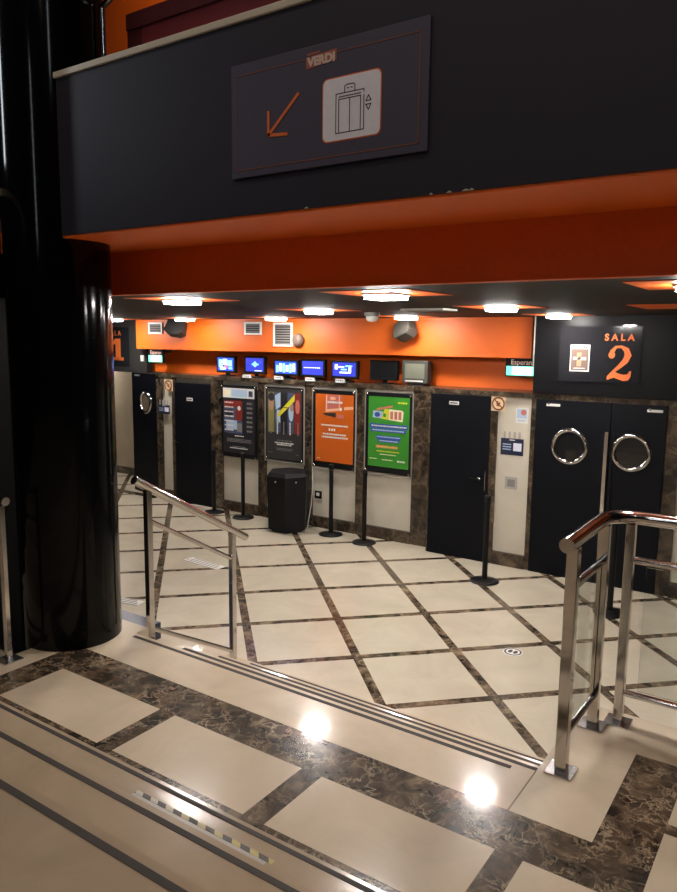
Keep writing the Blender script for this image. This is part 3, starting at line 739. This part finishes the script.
def art3(rect, poly, line, oval):
    poly([(.24, .76), (.66, .80), (.70, .99), (.28, .99)], 'p_rose'); rect(.28, .31, .76, .99, 'p_peach', 2); rect(.62, .645, .78, .99, 'p_peach', 2)
    line(.30, .72, .885, .030, 'paper', 3, 5); oval(.46, .94, .08, .025, 'p_peach', 3)
    poly([(.26, .735), (.66, .77), (.68, .81), (.28, .775)], 'p_peach', 3); poly([(.76, .78), (.99, .80), (.99, .84), (.76, .825)], 'p_peach', 3); oval(.67, .79, .03, .025, 'paper', 4)
    poly([(.18, .715), (.54, .735), (.54, .665), (.26, .69)], 'grey_dark', 2); rect(.58, .75, .655, .71, 'p_rose', 2)
    line(.15, .86, .545, .022, 'paper', 3, 2); rect(.36, .40, .465, .50, 'paper', 3); rect(.43, .47, .465, .50, 'paper', 3); rect(.49, .53, .465, .50, 'paper', 3)
    line(.20, .82, .415, .024, 'paper', 3, 3); line(.17, .86, .37, .024, 'paper', 3, 9); line(.05, .14, .045, .010, 'paper', 3)
def art4(rect, poly, line, oval):
    line(.72, .94, .925, .022, 'p_yellow'); poly([(.18, .80), (.58, .855), (.60, .89), (.22, .835)], 'p_rose', 2)
    poly([(.10, .70), (.34, .69), (.36, .79), (.12, .80)], 'pale_blue', 2); oval(.22, .745, .07, .035, 'p_royal', 3)
    poly([(.32, .69), (.50, .68), (.52, .83), (.40, .83)], 'p_yellow', 3); oval(.40, .74, .04, .03, 'p_green', 4)
    poly([(.48, .68), (.84, .66), (.86, .80), (.82, .82), (.50, .83)], 'p_cream', 3)
    for i in range(3): rect(.54+i*.10, .61+i*.10, .69, .80, 'p_rose', 4)
    rect(.03, .97, .555, .615, 'p_royal'); rect(.06, .92, .50, .55, 'p_royal'); rect(.20, .80, .395, .45, 'p_royal'); rect(.25, .76, .355, .395, 'p_royal')
    line(.08, .94, .585, .018, 'paper', 3, 1); line(.10, .88, .525, .018, 'pale_blue', 3, 2); line(.22, .78, .43, .014, 'pale_blue', 3, 3); line(.28, .74, .375, .016, 'pale_blue', 3, 4)
    rect(.20, .74, .272, .31, 'p_rose'); line(.22, .72, .29, .014, 'p_yellow', 3, 5)
    line(.22, .78, .225, .014, 'p_yellow', 3, 6); line(.30, .70, .18, .012, 'p_cream', 3, 7); line(.04, .22, .11, .012, 'p_cream', 3, 8); line(.36, .62, .105, .016, 'p_cream', 3, 9); line(.73, .92, .10, .024, 'paper', 3, 10)
poster_frame('a', -7.945, -7.225, .875, 1.995, 'dark framed poster with a white strip across its top', art1, 'p_dark', False, (.04, .04, .07, .035))
poster_frame('b', -7.045, -6.345, .915, 2.005, 'charcoal framed poster with a yellow diagonal band', art2, 'p_char', True, (.02, .02, .02, .02))
poster_frame('c', -6.165, -5.455, .900, 2.005, 'bright orange framed poster with a black horn shape', art3, 'p_orange', True, (.045, .02, .085, .055))
poster_frame('d', -5.275, -4.570, .925, 2.015, 'green framed poster with blue text bands', art4, 'p_green', True, (.045, .03, .085, .055))

# ------------------------------------------------------------------ notices on the marble panels
def no_food(x, z, y, s, label):
    t = MB().box(x-s, x+s, y-.003, y-.0005, z-s, z+s, 'paper_yellow')
    t.torus((x, y-.004, z), s*.80, s*.10, 'ink_brown', 'Y', 32, 8)
    stroke(t, [(x-s*.55, z+s*.55), (x+s*.55, z-s*.55)], s*.16, y-.004, 'ink_brown', .002)
    t.prism([(x-s*.20, z-s*.35), (x+s*.20, z-s*.35), (x+s*.28, z+s*.25), (x+s*.05, z+s*.10), (x-s*.1, z+s*.40), (x-s*.28, z+s*.15)], y-.0045, y-.003, 'ink_brown')
    tag(t.build('prohibition_notice'), label, 'notice', 'no food notices beside the doors')
no_food(-3.325, 1.975, YB-.02, .090, 'square cream prohibition notice right of the black single door')
no_food(-9.135, 1.93, YA-.02, .095, 'square cream prohibition notice beside the far left entrance')
n = MB().box(-3.115, -2.965, YB+.016, YB+.019, 1.755, 1.935, 'paper').box(-3.10, -2.98, YB+.0145, YB+.016, 1.815, 1.925, 'pale_blue')
n.lathe([(.034, -.001), (.034, 0)], (-3.02, YB+.0145, 1.885), 'p_rose', 20, 'Y').box(-3.09, -3.00, YB+.0135, YB+.0145, 1.78, 1.795, 'pale_blue')
tag(n.build('paper_notice'), 'white paper notice with pale blue picture above the navy notice', 'notice')
def navy_notice(x0, x1, z0, z1, y, label):
    t = thing('navy_notice', ((x0+x1)/2, y, z0), label, 'notice', 'navy notices in clear holders')
    MB().box(x0, x1, y-.006, y-.0005, z0, z1, 'blue_ink').build('panel', t)
    w, h = x1-x0, z1-z0; l = MB()
    for k in range(3): l.box(x0+w*.08, x0+w*.46, y-.0072, y-.006, z0+h*(.3+.15*k), z0+h*(.37+.15*k), 'pale_blue')
    l.box(x0+w*.38, x0+w*.62, y-.0072, y-.006, z0+h*.88, z0+h*.94, 'paper').box(x0+w*.56, x0+w*.92, y-.0072, y-.006, z0+h*.26, z0+h*.74, 'sign_white')
    l.build('print', t)
    hd = MB()
    for k in range(4): hd.box(x0+w*(.1+.22*k), x0+w*(.2+.22*k), y-.004, y-.001, z1, z1+.08, 'tape_grey')
    hd.build('holder', t)
navy_notice(-3.285, -3.005, 1.365, 1.565, YB+.02, 'navy notice with white square on the cream panel left of the double doors')
navy_notice(-9.37, -9.10, 1.45, 1.60, YA-.035, 'navy notice beside the far left entrance')
tag(MB().box(-3.215, -3.06, YB+.016, YB+.0195, .95, 1.10, 'tape_grey').box(-3.185, -3.09, YB+.0145, YB+.016, .98, 1.07, 'grey').build('wall_plate'), 'faint grey plate low on the cream panel under the navy notice', 'plate')
ou = thing('wall_outlet', (-6.10, YA+.01, .42), 'black and white wall outlet under the orange poster', 'outlet')
MB().box(-6.155, -6.035, YA+.005, YA+.0195, .42, .53, 'black', .004).build('cover_plate', ou)
MB().box(-6.125, -6.070, YA-.002, YA+.0045, .455, .505, 'white', .003).build('socket', ou)

# ------------------------------------------------------------------ floor standing things
def stanchion(x, y, label, h=1.0):
    t = thing('stanchion_post', (x, y, 0), label, 'stanchion', 'black queue stanchions')
    MB().lathe([(.165, 0), (.165, .012), (.13, .024), (.05, .034), (.033, .040)], (x, y, 0), 'black_metal', 36).build('base', t)
    MB().lathe([(.030, .034), (.030, h-.08)], (x, y, 0), 'black_metal', 20).build('pole', t)
    MB().lathe([(.030, h-.08), (.036, h-.078), (.036, h-.01), (.030, h), (0, h)], (x, y, 0), 'black', 20).build('belt_head', t)
    return t
s0 = stanchion(-3.125, 7.62, 'black stanchion in front of the black single door')
for x, y, lb in ((-7.92, 8.24, 'black stanchion between the plain black door and first poster'),
                 (-7.32, 8.24, 'black stanchion under the poster with the white strip'),
                 (-5.69, 8.24, 'black stanchion under the orange poster'),
                 (-5.09, 8.16, 'black stanchion under the green poster'),
                 (-1.70, 7.45, 'black stanchion before the right leaf of the double doors')):
    copy_thing(s0, (x, y, 0), lb)
BX, BY = -6.345, 8.105
bn = thing('waste_bin', (BX, BY, 0), 'black six sided bin in front of the charcoal poster', 'bin')
def hexa(r, z0, z1, mat, r1): return MB().lathe([(r, z0), (r1, z1)], (BX, BY, 0), mat, 6, 'Z', False)
hexa(.298, .03, .80, 'black', .326).build('body', bn)
hexa(.326, .80, .855, 'black', .285).build('lid', bn)
hexa(.25, 0, .03, 'black_metal', .25).build('foot', bn)
for a in (-90.5, -29.5):
    ux, uy = math.cos(R(a)), math.sin(R(a)); q = .322*math.cos(R(30))
    MB().tube([(BX+ux*(q-.02), BY+uy*(q-.02), .735), (BX+ux*(q+.012), BY+uy*(q+.012), .735)], .011, 'white', 10).build('stud', bn)
tag(MB().tube([(-6.12, 8.38, .90), (-6.115, 8.38, .6), (-6.12, 8.36, .35), (-6.14, 8.33, .15), (-6.15, 8.31, .012)], .007, 'paper', 8).build('power_cord'), 'thin pale cord hanging down beside the black bin', 'cord')

# floor stickers
def floor_round(x, y, r, label):
    t = MB().lathe([(r, 0), (r, .0015)], (x, y, 0), 'paper', 28).lathe([(r*.9, .0015), (r*.9, .002)], (x, y, 0), 'ink', 28).lathe([(r*.72, .002), (r*.72, .0025)], (x, y, 0), 'paper', 28)
    for dx in (-.28, .28):
        t.prism([(x+dx*r+r*.22*math.cos(2*PI*k/10), y+r*.42*math.sin(2*PI*k/10)) for k in range(10)], .0025, .003, 'ink', 'Z')
    tag(t.build('floor_sticker'), label, 'sticker')
floor_round(-2.15, 5.96, .085, 'small round black and white sticker on the lobby floor')
def floor_stripe(x, y, w, d, rot, label):
    t = MB(); t.X = Matrix.Translation((x, y, 0)) @ Matrix.Rotation(R(rot), 4, 'Z')
    t.box(-w/2, w/2, -d/2, d/2, 0, .0015, 'paper')
    for k in range(4): t.box(-w/2+.02*k, w/2-.03*k, -d/2+d*k/3.6, -d/2+d*k/3.6+.012, .0015, .0022, 'ink')
    tag(t.build('floor_sticker'), label, 'sticker', 'striped stickers on the lobby floor')
floor_stripe(-6.16, 6.22, .60, .16, -4, 'striped safety sticker on the lobby floor seen through the left railing')
floor_stripe(-5.95, 4.80, .50, .14, 12, 'striped safety sticker on the lobby floor close to the column')
hz = MB().box(-2.13, -1.44, 1.752, 1.772, ZL+RISE, ZL+RISE+.0015, 'hazard')
hzt = hz.build('hazard_tape', org=(-1.80, 1.74, ZL+RISE)); tag(hzt, 'worn yellow and black hazard tape on the upper step tread', 'tape')
MB().box(-2.13, -1.46, 1.640, 1.751, ZL+RISE, ZL+RISE+.0012, 'tape_grey').build('grey_band', hzt)

# ------------------------------------------------------------------ railings
def post(t, x, y, z0, z1, w, d, plate=True, name='post'):
    p = MB().box(x-w/2, x+w/2, y-d/2, y+d/2, z0+.008 if plate else z0, z1, 'chrome', .004).build(name, t)
    if plate:
        MB().box(x-.062, x+.062, y-.062, y+.062, z0, z0+.010, 'steel', .002).build('base_plate', p)
# right railing
rr = thing('glass_railing', (-.89, 3.2, ZL), 'polished steel railing with glass panes at the right of the stairs', 'railing')
HZ = 1.845
hp = [(-.89, 3.06, HZ), (-.89, 3.60, HZ), (-.885, 3.665, HZ), (-.865, 3.72, HZ), (-.825, 3.765, HZ), (-.77, 3.785, HZ), (-.70, 3.79, HZ), (1.45, 3.79, HZ)]
MB().tube(hp, .034, 'chrome', 20).build('handrail', rr)
post(rr, -.89, 3.175, ZL, HZ-.03, .052, .052); post(rr, -.885, 3.675, ZL, HZ-.03, .052, .040)
post(rr, -.785, 3.785, ZL, HZ-.03, .044, .050); post(rr, .62, 3.785, ZL, HZ-.03, .044, .050); post(rr, 1.40, 3.785, ZL, HZ-.03, .044, .050)
for z, r, nm in ((1.628, .019, 'mid_rail'), (.92, .017, 'bottom_rail')):
    MB().tube([(-.89, 3.20, z), (-.887, 3.65, z)], r, 'chrome', 14).build(nm, rr)
    MB().tube([(-.76, 3.785, z), (1.38, 3.785, z)], r, 'chrome', 14).build(nm, rr)
MB().box(-.892, -.886, 3.23, 3.64, .945, 1.60, 'glass').build('glass_pane', rr)
MB().box(-.70, .57, 3.782, 3.788, .945, 1.60, 'glass').build('glass_pane', rr)
MB().box(.67, 1.35, 3.782, 3.788, .945, 1.60, 'glass').build('glass_pane', rr)
# left stair railing
lr = thing('stair_railing', (-3.76, 3.28, ZL-RISE), 'steel stair railing sloping down beside the black column', 'railing')
MB().tube([(-3.76, 3.165, 1.775), (-3.76, 4.26, 1.150)], .030, 'chrome', 18).build('handrail', lr)
post(lr, -3.76, 3.275, ZL-RISE, 1.70, .044, .044, False); post(lr, -3.76, 4.105, ZL-3*RISE, 1.225, .044, .044, False)
MB().tube([(-3.76, 3.29, 1.475), (-3.76, 4.10, 1.012)], .017, 'chrome', 14).build('mid_rail', lr)
MB().tube([(-3.76, 3.29, .715), (-3.76, 4.10, .262)], .017, 'chrome', 14).build('bottom_rail', lr)
# railing at the left of the column
l2 = thing('side_railing', (-4.01, 2.39, ZL), 'steel railing end at the left of the black column', 'railing')
MB().tube([(-5.45, 2.40, 1.80), (-3.985, 2.40, 1.735)], .026, 'chrome', 16).build('handrail', l2)
post(l2, -4.015, 2.385, ZL, 1.71, .034, .034)
post(l2, -5.3, 2.385, ZL, 1.76, .034, .034)
MB().tube([(-5.3, 2.385, 1.56), (-4.02, 2.385, 1.545)], .016, 'chrome', 12).build('mid_rail', l2)
MB().tube([(-5.3, 2.385, .80), (-4.02, 2.385, .80)], .016, 'chrome', 12).build('bottom_rail', l2)
# upper floor guard rail behind the parapet
ur = thing('guard_railing', (-3.75, 3.02, 3.46), 'chrome guard rail on the upper floor above the parapet', 'railing')
MB().tube([(-3.75, 3.02, 3.46), (-3.75, 3.02, 4.62)], .018, 'chrome', 14).build('post', ur)
MB().tube([(-3.75, 3.02, 4.61), (-3.62, 3.02, 4.66), (-2.4, 3.02, 5.4)], .018, 'chrome', 14).build('handrail', ur)

# ------------------------------------------------------------------ unseen lamps added above and behind the viewer to light the landing
HL = ((-4.4, .6), (-1.6, .8), (1.2, .6), (-4.4, -3.2), (-1.6, -3.2), (1.2, -3.2))
h0 = None
for i, (x, y) in enumerate(HL):
    lb = '%s added unseen lamp on the high hall ceiling, %s row' % (('left', 'middle', 'right')[i % 3], ('front', 'rear')[i//3])
    if h0 is None:
        h0 = thing('fill_lamp', (x, y, 8.1), lb, 'lamp', 'added unseen lamps on the hall ceiling')
        MB().lathe([(.30, .10), (.30, .04), (.27, .03)], (x, y, 8.1), 'white', 28).build('rim', h0)
        MB().lathe([(.0, 0), (.18, .005), (.265, .028)], (x, y, 8.1), 'fill_lamp', 28).build('diffuser', h0)
    else: copy_thing(h0, (x, y, 8.1), lb)

for x, y, lb in ((-6.6, 5.9, 'added unseen lamp brightening the orange upper wall'), (-3.6, 4.2, 'added unseen lamp brightening the maroon upper wall')):
    copy_thing(h0, (x, y, 8.1), lb)  # two more unseen lamps, added to brighten the upper floor walls
def streak_lamp(p, q, z0, z1, label):  # out-of-view lights added so the column reflects upright streaks
    t = thing('streak_lamp', (p, q, z0), label, 'lamp', 'added lights for the column streaks')
    MB().box(p-.05, p+.05, q-.05, q+.05, z0-.03, z1+.03, 'black_metal').build('streak_lamp_body', t)
    MB().box(p-.065, p+.065, q-.065, q+.065, z0, z1, 'streak_tube').build('tube', t)
streak_lamp(2.52, -1.9, 6.6, 8.0, 'added unseen upright light on the right wall of the hall')
streak_lamp(-1.9, -5.92, 4.3, 7.1, 'added unseen upright light on the wall behind the viewer')
streak_lamp(-5.52, 1.9, 4.0, 5.6, 'added unseen upright light on the left wall of the hall')

# ------------------------------------------------------------------ world, camera, view
w = bpy.data.worlds.new('World'); SC.world = w; w.use_nodes = True
w.node_tree.nodes['Background'].inputs[0].default_value = (.5, .45, .42, 1)
w.node_tree.nodes['Background'].inputs[1].default_value = .03
cam = bpy.data.cameras.new('Camera'); co = bpy.data.objects.new('Camera', cam); COL.objects.link(co)
pitch, roll, yaw = R(8.204), R(.719), R(34.091)
f = Vector((-math.sin(yaw)*math.cos(pitch), math.cos(yaw)*math.cos(pitch), -math.sin(pitch)))
r0 = Vector((math.cos(yaw), math.sin(yaw), 0)); u0 = r0.cross(f)
r = math.cos(roll)*r0+math.sin(roll)*u0; u = r.cross(f)
mt = Matrix((r, u, -f)).transposed().to_4x4(); mt.translation = (0, 0, 2.7)
co.matrix_world = mt
cam.sensor_fit = 'VERTICAL'; cam.sensor_height = 36.0; cam.lens = 733.15*36/892; cam.clip_start = .05
SC.camera = co
vs_ = SC.view_settings
vs_.view_transform = 'Standard'; vs_.look = 'None'; vs_.exposure = 0.0; vs_.gamma = 1.0; vs_.use_curve_mapping = False
SC.cycles.use_denoising = True
SC.cycles.sample_clamp_indirect = 6.0
SC.cycles.max_bounces = 10
